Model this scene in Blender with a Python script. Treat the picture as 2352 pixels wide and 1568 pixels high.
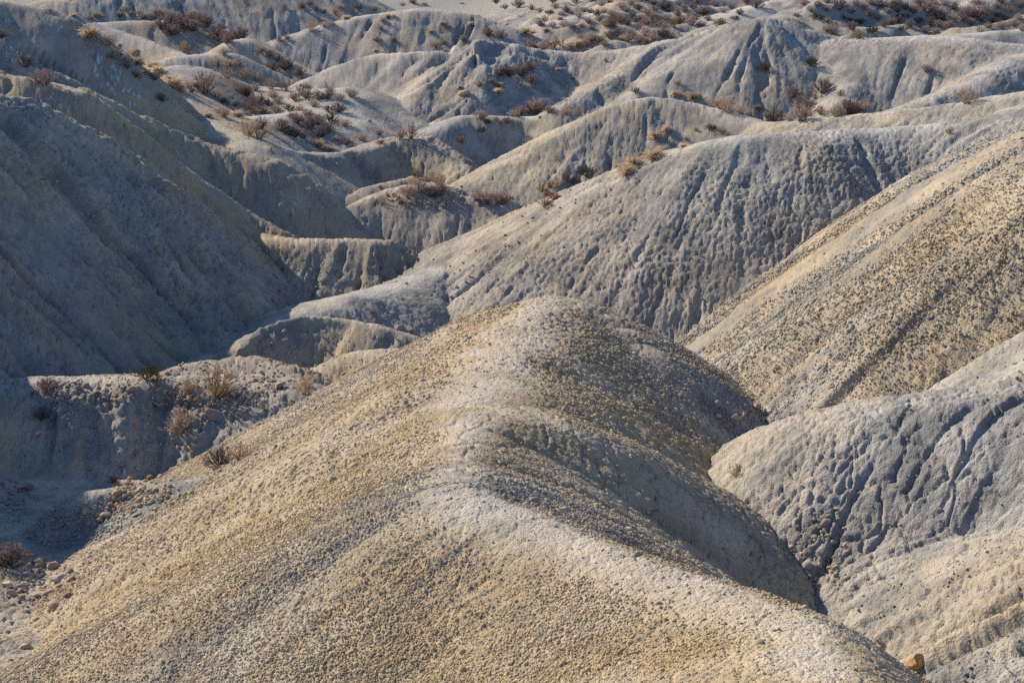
import bpy, math, random, time
import numpy as np
T0 = time.time()
for o in list(bpy.data.objects): bpy.data.objects.remove(o)
scene = bpy.context.scene
COL = scene.collection
# ================================================================ camera, sky, sun, exposure
PITCH = math.radians(17.0)
cam_d = bpy.data.cameras.new('camera'); cam = bpy.data.objects.new('camera', cam_d); COL.objects.link(cam)
cam.location = (0, 0, 0); cam.rotation_euler = (math.pi/2 - PITCH, 0, 0)
cam_d.sensor_width = 36.0; cam_d.lens = 60.0; cam_d.clip_start = .1; cam_d.clip_end = 5000
scene.camera = cam
SUN_EL = math.radians(28.0); SUN_V = (-.77, .638)          # towards the sun, on the map (camera looks along +y)
world = bpy.data.worlds.new('World'); scene.world = world; world.use_nodes = True
wn = world.node_tree; wn.nodes.clear()
sky = wn.nodes.new('ShaderNodeTexSky'); sky.sky_type = 'NISHITA'; sky.sun_disc = False; sky.ozone_density = 5.0; sky.dust_density = .1
sky.sun_elevation = SUN_EL; sky.sun_rotation = math.atan2(SUN_V[0], SUN_V[1])
bg = wn.nodes.new('ShaderNodeBackground'); bg.inputs['Strength'].default_value = .12
wo = wn.nodes.new('ShaderNodeOutputWorld')
wn.links.new(sky.outputs[0], bg.inputs[0]); wn.links.new(bg.outputs[0], wo.inputs[0])
sun_d = bpy.data.lights.new('sun', 'SUN'); sun = bpy.data.objects.new('sun', sun_d); COL.objects.link(sun)
sun_d.energy = 5.0; sun_d.angle = math.radians(.53); sun_d.color = (1.0, .86, .66)
from mathutils import Vector, Matrix, Euler
sv = Vector((SUN_V[0]*math.cos(SUN_EL), SUN_V[1]*math.cos(SUN_EL), math.sin(SUN_EL)))
sun.rotation_euler = sv.to_track_quat('Z', 'Y').to_euler()
sun.location = (-30, 30, 40)
scene.view_settings.view_transform = 'Standard'; scene.view_settings.look = 'None'
scene.view_settings.exposure = 0.55; scene.view_settings.gamma = 1.0
scene.view_settings.use_curve_mapping = False
scene.cycles.use_denoising = False
scene.cycles.max_bounces = 4; scene.cycles.diffuse_bounces = 2; scene.cycles.glossy_bounces = 1
scene.cycles.transmission_bounces = 2; scene.cycles.transparent_max_bounces = 8
scene.cycles.use_adaptive_sampling = True; scene.cycles.adaptive_threshold = .02

# ---------------------------------------------------------------- layout helpers
FL = 3920.0; CP, SP = math.cos(PITCH), math.sin(PITCH)
def tang(v):
    y = (784.0 - v) / FL
    return (-SP + y*CP) / (CP + y*SP)
def at(u, v, Y):                       # a sight line (in a 2352 x 1568 survey frame) at distance Y -> point
    y = (784.0 - v) / FL; x = (u - 1176.0) / FL
    k = Y / (CP + y*SP)
    return (x*k, Y, k*(-SP + y*CP))
f32 = np.float32
def hash2(ix, iy, seed=0):
    h = (ix.astype(np.int64)*374761393 + iy.astype(np.int64)*668265263 + seed*974634777) & 0xffffffff
    h = ((h ^ (h >> 13))*1274126177) & 0xffffffff
    h = (h ^ (h >> 16)) & 0xffffff
    return (h / 16777216.0).astype(f32)
def vnoise(x, y, seed=0):
    ix = np.floor(x); iy = np.floor(y); fx = x-ix; fy = y-iy
    fx = fx*fx*fx*(fx*(fx*6-15)+10); fy = fy*fy*fy*(fy*(fy*6-15)+10)
    a = hash2(ix,iy,seed); b = hash2(ix+1,iy,seed); c = hash2(ix,iy+1,seed); d = hash2(ix+1,iy+1,seed)
    return (a+(b-a)*fx)*(1-fy) + (c+(d-c)*fx)*fy*1.0 - 0.5
def fbm(x, y, octv=4, seed=0):
    s = 0; a = 1.0
    for o in range(octv):
        s = s + a*vnoise(x*(2.03**o)+17.3*o, y*(2.03**o)-9.1*o, seed+o); a *= 0.5
    return s
def worley(x, y, seed=0, jit=0.9):
    ix = np.floor(x); iy = np.floor(y)
    f1 = np.full(x.shape, 9, f32); f2 = np.full(x.shape, 9, f32); idv = np.zeros(x.shape, f32)
    for dx in (-1,0,1):
        for dy in (-1,0,1):
            cx = ix+dx; cy = iy+dy
            h = hash2(cx,cy,seed)
            px = cx + .5 + (h-.5)*jit; py = cy + .5 + (hash2(cx,cy,seed+77)-.5)*jit
            d = (px-x)**2 + (py-y)**2
            m = d < f1
            f2 = np.where(m, f1, np.minimum(f2, d)); idv = np.where(m, h, idv); f1 = np.where(m, d, f1)
    return np.sqrt(f1), np.sqrt(f2), idv
# ---------------------------------------------------------------- hills
# each hill: list of spines; spine = (points, slopes (front, back, left, right), roundness)
P = at
def X(x,y,z): return (x,y,z)
HILLS = [
 ('foreground_ridge', .16, [
   ([X(4,-22,-1.2),X(3,-6,-1.6),X(3.0,2,-3.0),X(3.0,7,-4.8),X(2.5,10.5,-6.1),P(1800,1430,14),P(1540,1310,16),P(1340,1225,17.5),P(1180,1150,18.6),P(1090,1115,19.2)], (.55,1.1,.54,1.15), .95),
   ([P(1085,1110,19.4),P(1062,1038,22),P(1090,950,24.5)], (.6,.8,.56,.64), .7),
   ([P(1090,945,24.6),P(1115,890,26.5),P(1165,800,30),P(1235,715,33.5),P(1255,692,34.6)], (.6,.8,.56,.69), 1.4),
   ([P(1110,950,24.5),P(1210,950,25),P(1340,1015,25)], (.70,.8,.6,.69), 1.1),
   ([P(1255,692,34.6),P(1360,728,34.2),P(1440,800,33)], (.72,.75,.6,.70), 1.2),
   ([P(960,800,36),P(760,940,34),P(560,1080,31),P(500,1125,29),P(480,1180,27.6)], (.66,.75,.95,.5), 1.0),
 ]),
 ('gravel_spur', .12, [
   ([P(500,1090,29.5),P(370,1112,29.5),P(270,1120,29.5),P(200,1132,29.3)], (.8,.95,1.0,.5), .7),
   ([P(370,1115,29.3),P(340,1180,27.8)], (.85,.6,.9,.6), .7),
 ]),
 ('rubble_bench', .15, [
   ([P(-500,930,36),P(-150,900,36),P(150,885,36.3),P(400,875,36.6),P(560,880,36.4),P(670,900,35.8)], (.78,.4,.6,.8), 1.1),
   ([P(420,850,38.5),P(560,828,39),P(650,860,38)], (.5,.5,.5,.7), .8),
 ]),
 ('small_lobe', .1, [
   ([P(560,800,43.5),P(600,755,44.5),P(690,728,45),P(800,740,44.8),P(960,775,43.5)], (.9,.7,.8,.7), .4),
 ]),
 ('low_mound', .1, [
   ([P(730,850,40.2),P(830,806,40.8),P(960,800,40.3)], (.5,.6,.6,.6), .6),
 ]),
 ('dark_hill', .12, [
   ([X(-30,30,-4.6),X(-24,38,-5.6),X(-19.5,45,-6.6),P(60,225,52.5),P(330,400,52.3),P(400,470,51.8)], (.69,.75,.7,.97), .6),
 ]),
 ('stepped_spur', .15, [
   ([P(-100,140,57.5),P(0,170,57.3),P(180,207,57),P(330,330,57),P(440,435,56.8),P(530,512,56.2)], (.74,.8,.7,.95), .5),
   ([P(600,543,55.6),P(660,549,55),P(740,551,54.6),P(860,553,54.4),P(945,602,54)], (.74,.8,.7,.8), .9),
   ([P(180,207,61),P(430,320,62.5),P(600,372,62),P(690,425,61.2),P(730,455,60.8)], (.72,.8,.7,.85), .7),
   ([P(260,270,59),P(400,385,59),P(540,475,58.3),P(650,530,57.5)], (.75,.8,.7,.9), .4),
 ]),
 ('snow_flecked_hill', .2, [
   ([P(-500,-200,70),P(-200,-80,70),P(0,0,70),P(90,20,70),P(190,72,69.5),P(290,172,69),P(400,262,68.5),P(460,302,68)], (.62,.7,.6,.95), .6),
   ([P(0,75,66.5),P(140,170,66),P(300,265,65.5)], (.62,.7,.6,.9), .5),
 ]),
 ('shrub_terrace', .3, [
   ([P(420,150,82),P(520,190,83),P(650,205,82),P(790,205,80)], (.35,.6,.5,.7), 2.5),
   ([P(520,290,70),P(640,265,75),P(760,250,77),P(800,275,75)], (.45,.6,.5,.7), 2.5),
   ([P(790,205,80),P(880,235,79),P(960,285,77)], (.7,.7,.6,.7), .5),
   ([P(350,190,74),P(460,270,70),P(560,320,67)], (.45,.6,.6,.6), 1.5),
 ]),
 ('saddle_hill', .15, [
   ([P(600,335,66.5),P(700,350,68),P(790,348,69),P(890,322,71),P(965,318,71),P(1040,362,69.5),P(1080,402,67.7)], (.75,.8,.7,.75), .6),
 ]),
 ('shrub_capped_knoll', .15, [
   ([P(785,515,60.5),P(830,465,61.8),P(905,435,62.5),P(990,420,62.5),P(1080,450,61.5),P(1130,490,60.5)], (.75,.7,.7,.6), .9),
   ([P(770,470,64.5),P(850,430,65.5),P(940,405,66.5)], (.7,.7,.7,.7), .5),
 ]),
 ('central_hill', .2, [
   ([P(720,712,47.8),P(800,684,48.6),P(950,652,51),P(1050,600,52.8),P(1150,524,54.2),P(1300,450,54.3),P(1450,390,53.7),P(1600,340,53.2),P(1720,315,53),P(1900,307,53),P(2100,292,53.2),P(2300,268,52.5),P(2700,150,51)], (.68,.6,.6,.6), 1.5),
 ]),
 ('right_slope', .2, [
   ([X(14.8,33.5,-5.0),X(14.6,40,-6.6),X(14.6,46,-8.3),X(15,52,-10.2),X(17,58,-10.4)], (.88,.7,.9,.7), 3.2),
   ([X(14.8,33.5,-4.7),X(20,30,-3),X(28,26,-1)], (.85,.7,.85,.7), 2.0),
 ]),
 ('toe_lobe', .08, [
   ([P(1560,875,35.5),P(1625,915,33.5),P(1655,965,32)], (.7,.7,.7,.6), .4),
 ]),
 ('cracked_mound', .15, [
   ([P(1850,1010,27.7),P(1900,985,27.2),P(1970,968,26.7),P(2050,950,26.2),P(2250,912,25.8),P(2500,845,25.3),P(2900,620,24.5)], (1.1,.5,1.15,.6), 1.1),
 ]),
 ('corner_mound', .15, [
   ([X(11,9,-5.2),X(10.2,14.5,-6.8),X(9.3,19,-8.3),P(2440,1225,22.5)], (.6,.6,.8,.6), 1.5),
   ([P(2440,1225,22.5),P(2300,1230,23.3),P(2150,1220,24),P(2010,1206,24.8)], (.6,.85,1.0,.6), .8),
 ]),
 ('ochre_ridge', .2, [
   ([P(1060,442,62.5),P(1200,363,64),P(1330,292,65),P(1420,242,66),P(1500,224,66.3),P(1600,238,66),P(1750,282,63.5),P(1900,272,61.5),P(2100,252,59.5),P(2300,222,57.5),P(2700,150,55)], (.5,.7,.6,.6), 1.0),
 ]),
 ('shelf', .15, [
   ([P(985,305,74),P(1060,268,76),P(1200,268,77),P(1380,268,76)], (.8,.5,.6,.6), .8),
 ]),
 ('gully_shelf', .15, [
   ([P(1120,485,62),P(1180,478,63),P(1250,470,63)], (.5,.5,.5,.5), 1.0),
 ]),
 ('pale_range', .45, [
   ([P(700,188,88),P(760,165,87),P(850,128,86.5),P(1000,116,85),P(1100,90,84.5),P(1180,105,84.5)], (.68,.7,.6,.6), .8),
   ([P(1180,105,84.5),P(1330,122,85),P(1480,105,84),P(1620,72,83),P(1690,52,82.5),P(1760,42,82),P(1820,58,82),P(1880,92,81),P(2000,90,80),P(2130,82,79),P(2230,90,78),P(2352,105,77),P(2700,100,74)], (.66,.7,.6,.6), 1.8),
   ([P(1500,120,83),P(1380,190,79.5),P(1290,245,77)], (.6,.6,.7,.7), .6),
   ([P(1640,90,81.5),P(1500,190,78.5),P(1400,255,76)], (.6,.6,.7,.7), .6),
   ([P(2000,105,79.5),P(1960,190,76),P(1940,250,73.5)], (.6,.6,.7,.7), .6),
   ([P(2352,130,75),P(2200,200,71),P(2080,248,68)], (.6,.6,.7,.7), .9),
   ([P(1080,105,83.5),P(980,190,81),P(940,255,79)], (.6,.6,.7,.7), .6),
   ([P(1180,115,83.5),P(1080,215,79.5),P(1010,285,77)], (.6,.6,.7,.7), .6),
 ]),
 ('brown_hill', .15, [
   ([P(515,108,94),P(565,88,95),P(640,128,94),P(718,165,92)], (.6,.7,.7,.7), .5),
   ([P(410,130,88),P(520,120,91)], (.5,.6,.6,.6), 1.0),
 ]),
 ('shrub_hill', .2, [
   ([P(205,55,98),P(300,48,99),P(440,52,99),P(540,75,98),P(570,95,97)], (.6,.6,.6,.7), 1.0),
   ([P(215,52,97),P(330,90,95),P(420,130,92)], (.6,.6,.6,.7), .7),
 ]),
 ('far_hill', .25, [
   ([P(620,98,106),P(720,65,107),P(830,38,108),P(960,20,108),P(1080,32,107),P(1170,65,105)], (.6,.6,.6,.6), 1.0),
   ([P(560,85,121),P(680,20,125),P(760,-20,128)], (.5,.6,.6,.6), 1.0),
   ([P(120,0,122),P(300,-45,126),P(480,-50,128),P(640,-90,131)], (.5,.6,.5,.5), 1.5),
 ]),
 ('far_plateau_knolls', .3, [
   ([P(1700,25,112),P(1810,0,115),P(1900,25,113)], (.4,.5,.4,.4), 1.5),
   ([P(2210,80,96),P(2352,66,97),P(2600,60,97)], (.5,.5,.5,.5), 1.0),
   ([P(1280,50,112),P(1380,30,114),P(1470,55,112)], (.4,.5,.4,.4), 1.5),
   ([P(2150,0,122),P(2352,-10,122),P(2600,-20,122)], (.5,.5,.5,.5), 1.0),
 ]),
 ('shading_hill', .2, [  # added out of view at left, shaped to shade the bench and lower-left floor
   ([X(-25,29,-4.9),X(-20,33,-5.1),X(-17.4,36,-5.4),X(-17,38,-5.9)], (1.7,1.0,.9,1.75), .2),
 ]),
]
HNAMES = [h[0] for h in HILLS]
BASE_Y = [-400,-20,0,12,20,24,30,34,38,45,52,60,72,80,90,100,115,125,200,2000]
BASE_Z = [-9,-6,-7,-10,-11,-11.7,-12.4,-13.3,-14.1,-14.8,-15,-15.3,-14.4,-13.4,-12.8,-12.3,-12.1,-12.3,-14,-30]
def sample_spine(pts, step=1.1):
    p = np.array(pts, float); n = len(p)
    q = np.vstack([2*p[0]-p[1], p, 2*p[-1]-p[-2]])
    out = []
    for i in range(n-1):
        a,b,c,d = q[i],q[i+1],q[i+2],q[i+3]
        k = max(2, int(np.linalg.norm(c-b)/max(step, step*b[1]/40.)))
        for t in np.linspace(0,1,k,endpoint=False):
            cr = .5*((2*b)+(c-a)*t+(2*a-5*b+4*c-d)*t*t+(3*b-a-3*c+d)*t**3)
            li = b+(c-b)*t
            out.append(.65*cr+.35*li)
    out.append(p[-1])
    return np.array(out, f32)
SPINES = [(sm, [(sample_spine(s[0]), s[1], s[2]) for s in sp]) for _, sm, sp in HILLS]
def macro(x, y):
    """height and owner of the broad terrain at arrays x, y"""
    x = x.astype(f32); y = y.astype(f32)
    wx = x + .35*fbm(x*.22, y*.22, 2, 5) + .14*fbm(x*.9, y*.9, 2, 9)
    wy = y + .35*fbm(x*.22+40, y*.22, 2, 6) + .14*fbm(x*.9+40, y*.9, 2, 10)
    best = np.interp(y, BASE_Y, BASE_Z).astype(f32) + .9*fbm(x*.08, y*.08, 3, 21) + .25*fbm(x*.4, y*.4, 2, 22)
    best = best - 2.6*np.clip((6-x)/8,0,1)*np.clip((y-86)/8,0,1)*np.clip((150-y)/25,0,1)
    best = best + np.clip((y-88)/10,0,1)*np.clip((x+4)/6,0,1)*(3.0*np.abs(fbm(x*.10, y*.15, 4, 35))-.6)
    best = best - .5*np.clip((-4.5-x)/2.5,0,1)*np.clip((y-20)/4,0,1)*np.clip((36-y)/5,0,1)
    best = best - 1.3*np.clip((x-.5)/1.5,0,1)*np.clip((y-12)/4,0,1)*np.clip((38-y)/6,0,1)
    # beyond the survey the land goes on as low rolling badlands
    far = np.clip((np.hypot(x, y-60)-75)/60, 0, 1)
    best = best + far*(4.5*np.abs(fbm(x*.035, y*.035, 4, 31)))
    own = np.zeros(x.shape, np.int16) - 1
    k = .05
    for hi, (sm, spines) in enumerate(SPINES):
        h = None
        for S, sl, w in spines:
            mF, mB, mL, mR = sl
            x0,x1 = S[:,0].min()-16, S[:,0].max()+16; y0,y1 = S[:,1].min()-16, S[:,1].max()+16
            idx = np.nonzero((x>x0)&(x<x1)&(y>y0)&(y<y1))
            if h is None: h = np.full(x.shape, -99, f32)
            if idx[0].size == 0: continue
            px = wx[idx]; py = wy[idx]
            hs = np.full(px.shape, -99, f32)
            mm = .25*(mF+mB+mL+mR)
            for (sx, sy, sz), (ex, ey, ez) in zip(S[:-1], S[1:]):
                vx = ex-sx; vy = ey-sy; vz = ez-sz; L2 = vx*vx+vy*vy+1e-9; L = math.sqrt(L2)
                dx = px-sx; dy = py-sy
                t = (dx*vx+dy*vy)/f32(L2)
                g = min(.9*mm, max(-.9*mm, vz/L)); c = g/math.sqrt(mm*mm-g*g)
                if abs(c) > .02: t = t + np.abs(dx*f32(vy)-dy*f32(vx))*f32(c/L2)
                t = np.clip(t, 0, 1)
                dx = dx-t*f32(vx); dy = dy-t*f32(vy)
                dx2 = dx*dx; dy2 = dy*dy; d2 = dx2+dy2
                m = (dx2*np.where(dx>0, f32(mR), f32(mL)) + dy2*np.where(dy>0, f32(mB), f32(mF)))/(d2+f32(1e-6))
                np.maximum(hs, f32(sz) + t*f32(vz) - m*(np.sqrt(d2+f32(w*w))-f32(w)), out=hs)
            a = h[idx]; dlt = np.abs(a-hs)
            h[idx] = np.maximum(a, hs) + sm*.25*np.clip(1-dlt/sm, 0, 1)**2
        m = h > best
        own[m] = hi
        d = np.abs(h-best)
        best = np.maximum(h, best) + k*.25*np.clip(1-d/k, 0, 1)**2
    return best, own

# ================================================================ terrain mesh
# rill strength, crack strength, ochre, pale, cell size of the cracked crust
HP = {  # rill, crack, ochre, pale, cell, clod
 'foreground_ridge':(.22,.6,.74,.32,.09), 'gravel_spur':(.3,.6,.25,.1,.12), 'rubble_bench':(.9,1.4,.2,.05,.22),
 'small_lobe':(.8,1.0,.25,.1,.2), 'low_mound':(.4,.7,.3,.1,.2), 'dark_hill':(2.6,1.0,.3,0,.22),
 'stepped_spur':(2.0,.8,.45,.0,.2), 'snow_flecked_hill':(2.0,.8,.4,.0,.22), 'shrub_terrace':(.4,.4,.35,.2,.25),
 'saddle_hill':(1.5,.9,.3,.1,.25), 'shrub_capped_knoll':(1.4,.9,.3,.1,.25), 'central_hill':(.9,.95,.25,.28,.26),
 'right_slope':(1.0,.6,.40,.14,.16), 'toe_lobe':(.4,.6,.2,.1,.12), 'cracked_mound':(1.0,1.0,.1,.45,.17),
 'corner_mound':(1.2,.8,.2,.42,.12), 'ochre_ridge':(1.4,.8,.38,.25,.25), 'shelf':(.4,.5,.3,.4,.3),
 'gully_shelf':(.2,.3,.7,.4,.2), 'pale_range':(1.3,.8,.25,.3,.3), 'brown_hill':(.7,.5,.3,.2,.3),
 'shrub_hill':(.7,.5,.2,.2,.3), 'far_hill':(1.9,.7,.2,.2,.4), 'far_plateau_knolls':(.7,.4,.2,.4,.4), 'shading_hill':(.8,.5,.2,0,.3),
}
HPA = np.array([HP[n] for n in HNAMES] + [(.3,.6,.2,.06,.18)], f32)       # last row: own = -1 (gully floor)
RIBA = np.array([{'dark_hill':.6,'stepped_spur':.6,'snow_flecked_hill':.6,'right_slope':.5,'central_hill':.4,'pale_range':.05,'far_hill':.35,'ochre_ridge':.35,'saddle_hill':.4,'brown_hill':.4,'cracked_mound':.1,'corner_mound':.12}.get(n, .15) for n in HNAMES]+[.1], f32)
POPA = np.array([{'foreground_ridge':1.0,'right_slope':1.5,'corner_mound':.6,'cracked_mound':.55,'gravel_spur':.8,'toe_lobe':.8}.get(n, .5) for n in HNAMES]+[.3], f32)
def bil(G, fi, fj):
    fi = np.clip(fi, 0, G.shape[0]-1.001); fj = np.clip(fj, 0, G.shape[1]-1.001)
    i = np.clip(fi.astype(np.int32), 0, G.shape[0]-2); j = np.clip(fj.astype(np.int32), 0, G.shape[1]-2)
    a = (fi-i).astype(f32); b = (fj-j).astype(f32)
    if G.ndim == 3: a = a[..., None]; b = b[..., None]
    return (G[i,j]*(1-a)+G[i+1,j]*a)*(1-b) + (G[i,j+1]*(1-a)+G[i+1,j+1]*a)*b
TH = math.radians(20.2)
NTF, NM = 860, 36                                     # fine columns, margin columns each side
th_f = np.linspace(-TH, TH, NTF)
dth = th_f[1]-th_f[0]
gm = np.cumsum(dth*1.125**np.arange(1, NM+1)); gm = gm[TH+gm < math.radians(33.8)]
NM = len(gm)
th = np.concatenate([-TH-gm[::-1], th_f, TH+gm])
R0, R1 = 7.0, 132.0
NRF = 1340
lr_f = np.linspace(math.log(R0), math.log(R1), NRF)
dlr = lr_f[1]-lr_f[0]
# coarse grid for the broad shape (also used for ray casting and gradients)
CT, CR = 800, 1500
cth = np.linspace(-math.radians(21.2), math.radians(21.2), CT); clr = np.linspace(math.log(R0*.92), math.log(R1*1.06), CR)
Rc, Tc = np.meshgrid(np.exp(clr), cth, indexing='ij'); Rc = Rc.astype(f32); Tc = Tc.astype(f32)
xc = Rc*np.sin(Tc); yc = Rc*np.cos(Tc)
zc, ownc = macro(xc, yc)
def cidx(x, y):
    r = np.hypot(x, y); t = np.arctan2(x, y)
    return (np.log(r)-clr[0])/(clr[1]-clr[0]), (t-cth[0])/(cth[1]-cth[0])
print('macro', time.time()-T0)
# row spacing: rows lie closer where slopes stand open to the view than on ground that hides behind crests
_el = zc/yc*np.cos(Tc)
_m = np.maximum.accumulate(np.vstack([np.full((1, CT), -9, f32), _el[:-1]]), 0)
_g = np.clip(_el-_m, 0, None); _j = np.abs(cth) < math.radians(19)
_w = _g[:, _j].mean(1); _w = _w/_w.max()
for _ in range(12): _w = (np.roll(_w,1)+np.roll(_w,-1)+_w)/3
_w = np.clip(_w, 0, None)**.6 + .35*_w.mean()
_c = np.cumsum(_w); _lo, _hi = np.interp([math.log(R0), math.log(R1)], clr, _c)
lr_f = np.interp(np.linspace(_lo, _hi, NRF), _c, clr); lr_f[0] = math.log(R0); lr_f[-1] = math.log(R1)
rf = np.exp(lr_f)
def fidx(x, y):
    return np.interp(np.log(np.hypot(x, y)), lr_f, np.arange(NRF)), np.interp(np.arctan2(x, y), th, np.arange(len(th)))
# gradient of the broad shape in world axes
zr = np.gradient(zc, clr, axis=0)/Rc; zt = np.gradient(zc, cth, axis=1)/Rc
gx = zr*np.sin(Tc) + zt*np.cos(Tc); gy = zr*np.cos(Tc) - zt*np.sin(Tc)
slope = np.hypot(gx, gy)
def blur(A, n=2):
    for _ in range(n):
        A = (np.roll(A,1,0)+np.roll(A,-1,0)+2*A)*.25; A = (np.roll(A,1,1)+np.roll(A,-1,1)+2*A)*.25
    return A
gxn = blur(gx, 2); gyn = blur(gy, 2); gl = np.hypot(gxn, gyn)+1e-4; gxn = gxn/gl; gyn = gyn/gl
# streaks that follow the fall line: noise averaged up- and down-slope
STK = []
specs = [(2.3, .55, 20, 39), (.9, .30, 26, 41), (.40, .15, 24, 43), (.19, .08, 18, 47)]     # spacing, step, steps, seed
_dl = clr[1]-clr[0]; _dt = cth[1]-cth[0]
VI = ((gxn*np.sin(Tc)+gyn*np.cos(Tc))/(Rc*_dl)).astype(f32); VJ = ((gxn*np.cos(Tc)-gyn*np.sin(Tc))/(Rc*_dt)).astype(f32)
I0, J0 = np.meshgrid(np.arange(CR, dtype=f32), np.arange(CT, dtype=f32), indexing='ij')
for sp, st, ns, sd in specs:
    NZ = vnoise(xc/sp*1.3, yc/sp*1.3, sd).astype(f32).ravel(); acc = np.zeros_like(zc)
    A_, B_ = (VI*f32(st)).ravel(), (VJ*f32(st)).ravel()
    for sgn in (1, -1):
        I_ = I0.copy(); J_ = J0.copy()
        for k in range(ns if sgn > 0 else ns//2):
            q = np.clip(I_+f32(.5), 0, CR-1).astype(np.int32)*CT + np.clip(J_+f32(.5), 0, CT-1).astype(np.int32)
            acc += NZ[q]; I_ += f32(sgn)*A_[q]; J_ += f32(sgn)*B_[q]
    acc = acc-acc.mean(); STK.append((acc/acc.std()).astype(f32))
print('streaks', time.time()-T0)
# ---- fine grid
Rg, Tg = np.meshgrid(rf, th, indexing='ij'); Rg = Rg.astype(f32); Tg = Tg.astype(f32)
x = Rg*np.sin(Tg); y = Rg*np.cos(Tg)
fi, fj = cidx(x, y)
z = bil(zc, fi, fj); sl = bil(slope, fi, fj)
own = ownc[np.clip(np.round(fi).astype(int),0,CR-1), np.clip(np.round(fj).astype(int),0,CT-1)]
_mc = np.abs(th) > math.radians(20.9)                # margin columns lie outside the broad grid
_mz, _mo = macro(x[:, _mc], y[:, _mc]); z[:, _mc] = _mz; own[:, _mc] = _mo
nxg = bil(gx, fi, fj); nyg = bil(gy, fi, fj); nl = np.sqrt(1+nxg**2+nyg**2)
def hp(k):                                             # hill parameter, softened across borders
    G = blur(HPA[ownc][..., k], 3); return bil(G, fi, fj)
def sstep(a, b, v): t = np.clip((v-a)/(b-a), 0, 1); return t*t*(3-2*t)
rill, crack, och, pal = hp(0), hp(1), hp(2), hp(3)
S0, S1, S2, S3 = (bil(s, fi, fj) for s in STK)
steep = sstep(.12, .5, sl)
near = 1-sstep(30, 60, Rg)
d = np.zeros_like(z)
def groove(S, a0, a1): return np.clip((-S-a0)/(a1-a0), 0, 1)**1.4
d += .05*fbm(x*.5, y*.5, 3, 61)
rib = bil(blur(RIBA[ownc], 4), fi, fj)
d += rib*steep*.16*np.clip(S0, -1.6, 1.6)
d += rill*steep*(.014*S1 - .15*groove(S1, .95, 1.9))*(.4+.6*sstep(14, 40, Rg))
d += rill*steep*(.012*S2 - .13*groove(S2, .9, 1.8))
d += rill*steep*(.006*S3 - .06*groove(S3, .85, 1.8))*(1-sstep(45, 70, Rg))
# cracked crust: polygonal plates with open joints
w1x = x + .16*fbm(x*3, y*3, 3, 71); w1y = y + .16*fbm(x*3+9, y*3, 3, 72)
f1, f2, _ = worley(w1x/.21, w1y/.21, 81, 1.0)
big = sstep(-.15, .25, fbm(x*.3, y*.3, 2, 75))
d += crack*(.085*np.minimum(1, (f2-f1)/.3)**.45 - .065)*(.35+.65*big)
f1, f2, _ = worley(w1x/.62+5, w1y/.62, 83, 1.0)
d += crack*(.07*np.minimum(1, (f2-f1)/.1)**.6 - .065)*(.25+.75*sstep(.0, .4, fbm(x*.35+7, y*.35, 2, 76)+.2))
pop = bil(blur(POPA[ownc], 3), fi, fj)
# popcorn lumps
for cs, am, sd in ((.036, .013, 85), (.06, .017, 87), (.10, .022, 89)):
    wx_ = x + .35*cs*4*vnoise(x/cs*.31, y/cs*.31, sd+3); wy_ = y + .35*cs*4*vnoise(x/cs*.31+5, y/cs*.31, sd+4)
    f1, f2, cid = worley(wx_/cs, wy_/cs, sd, 1.0)
    dome = np.sqrt(np.clip(1-(f1/.8)**2, 0, 1))
    lump = sstep(-.2, .35, fbm(x*.8+sd, y*.8, 3, 77))
    d += (1-sstep(300*cs, 600*cs, Rg))*pop*(.12+.88*steep)*am*(dome-.5)*(.1+1.4*cid)*(.35+.65*lump)
X3 = x - nxg/nl*d; Y3 = y - nyg/nl*d; Z3 = z + d/nl
# colours of the clay itself: grey marl, ochre crust, pale salt crust on the flats, snow grains
def lerp(a, b, t): return a+(b-a)*t[..., None]
def clay_colour(x, y, och, pal, sl, s1, s2, seed=0):
    n1 = fbm(x*.25, y*.25, 4, 101); n2 = fbm(x*1.3, y*1.3, 3, 103); n3 = fbm(x*9, y*9, 2, 105); n4 = hash2(np.floor(x*31), np.floor(y*31), 9)-.5
    st = sstep(.12, .5, sl)
    o_ = np.clip(och + .5*n1 + .35*n2 + .10*s1*st + .06*s2 + .45*n3 + .25*n4, 0, 1)
    p_ = np.clip(pal*.7 + .8*(1-sstep(.10, .42, sl))*(.3+pal) + .45*n2 + .25*n3 + .08*s2 - .12, 0, 1)
    c = lerp(np.array([.225,.222,.212], f32), np.array([.33,.325,.31], f32), np.clip(.5+n2+.6*n3, 0, 1))
    c = lerp(c, np.array([.43,.315,.165], f32), o_*.9)
    c = lerp(c, np.array([.58,.55,.50], f32), p_*.8)
    return c
snow = np.zeros_like(z)
C_ = clay_colour(x, y, och, pal, sl, S1, S2)
# grains of old snow on the shaded upper-left hill
for (u_, v_, Y_, r_) in ((255,225,67,1.6),(230,200,68,1.0),(45,35,72,1.5),(75,48,72,1.0),(125,98,70,1.0),(55,178,62,.6),(270,235,66,1.0),(110,85,70,.8)):
    sx_, sy_, _z = at(u_, v_, Y_)
    w_ = np.exp(-((x-sx_)**2+((y-sy_)*.5)**2)/(r_*r_))*(own == HNAMES.index('snow_flecked_hill'))
    g_ = (hash2(np.floor(x*17), np.floor(y*8), 55)*.6+.4*(fbm(x*2.5, y*2.5, 2, 57)+.5)) > 1-.25*w_
    C_ = np.where((g_ & (w_ > .25))[..., None], np.array([.5,.52,.56], f32), C_)
tint = np.concatenate([C_, np.ones_like(z)[..., None]], -1).astype(f32)
print('fine', time.time()-T0)

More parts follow.
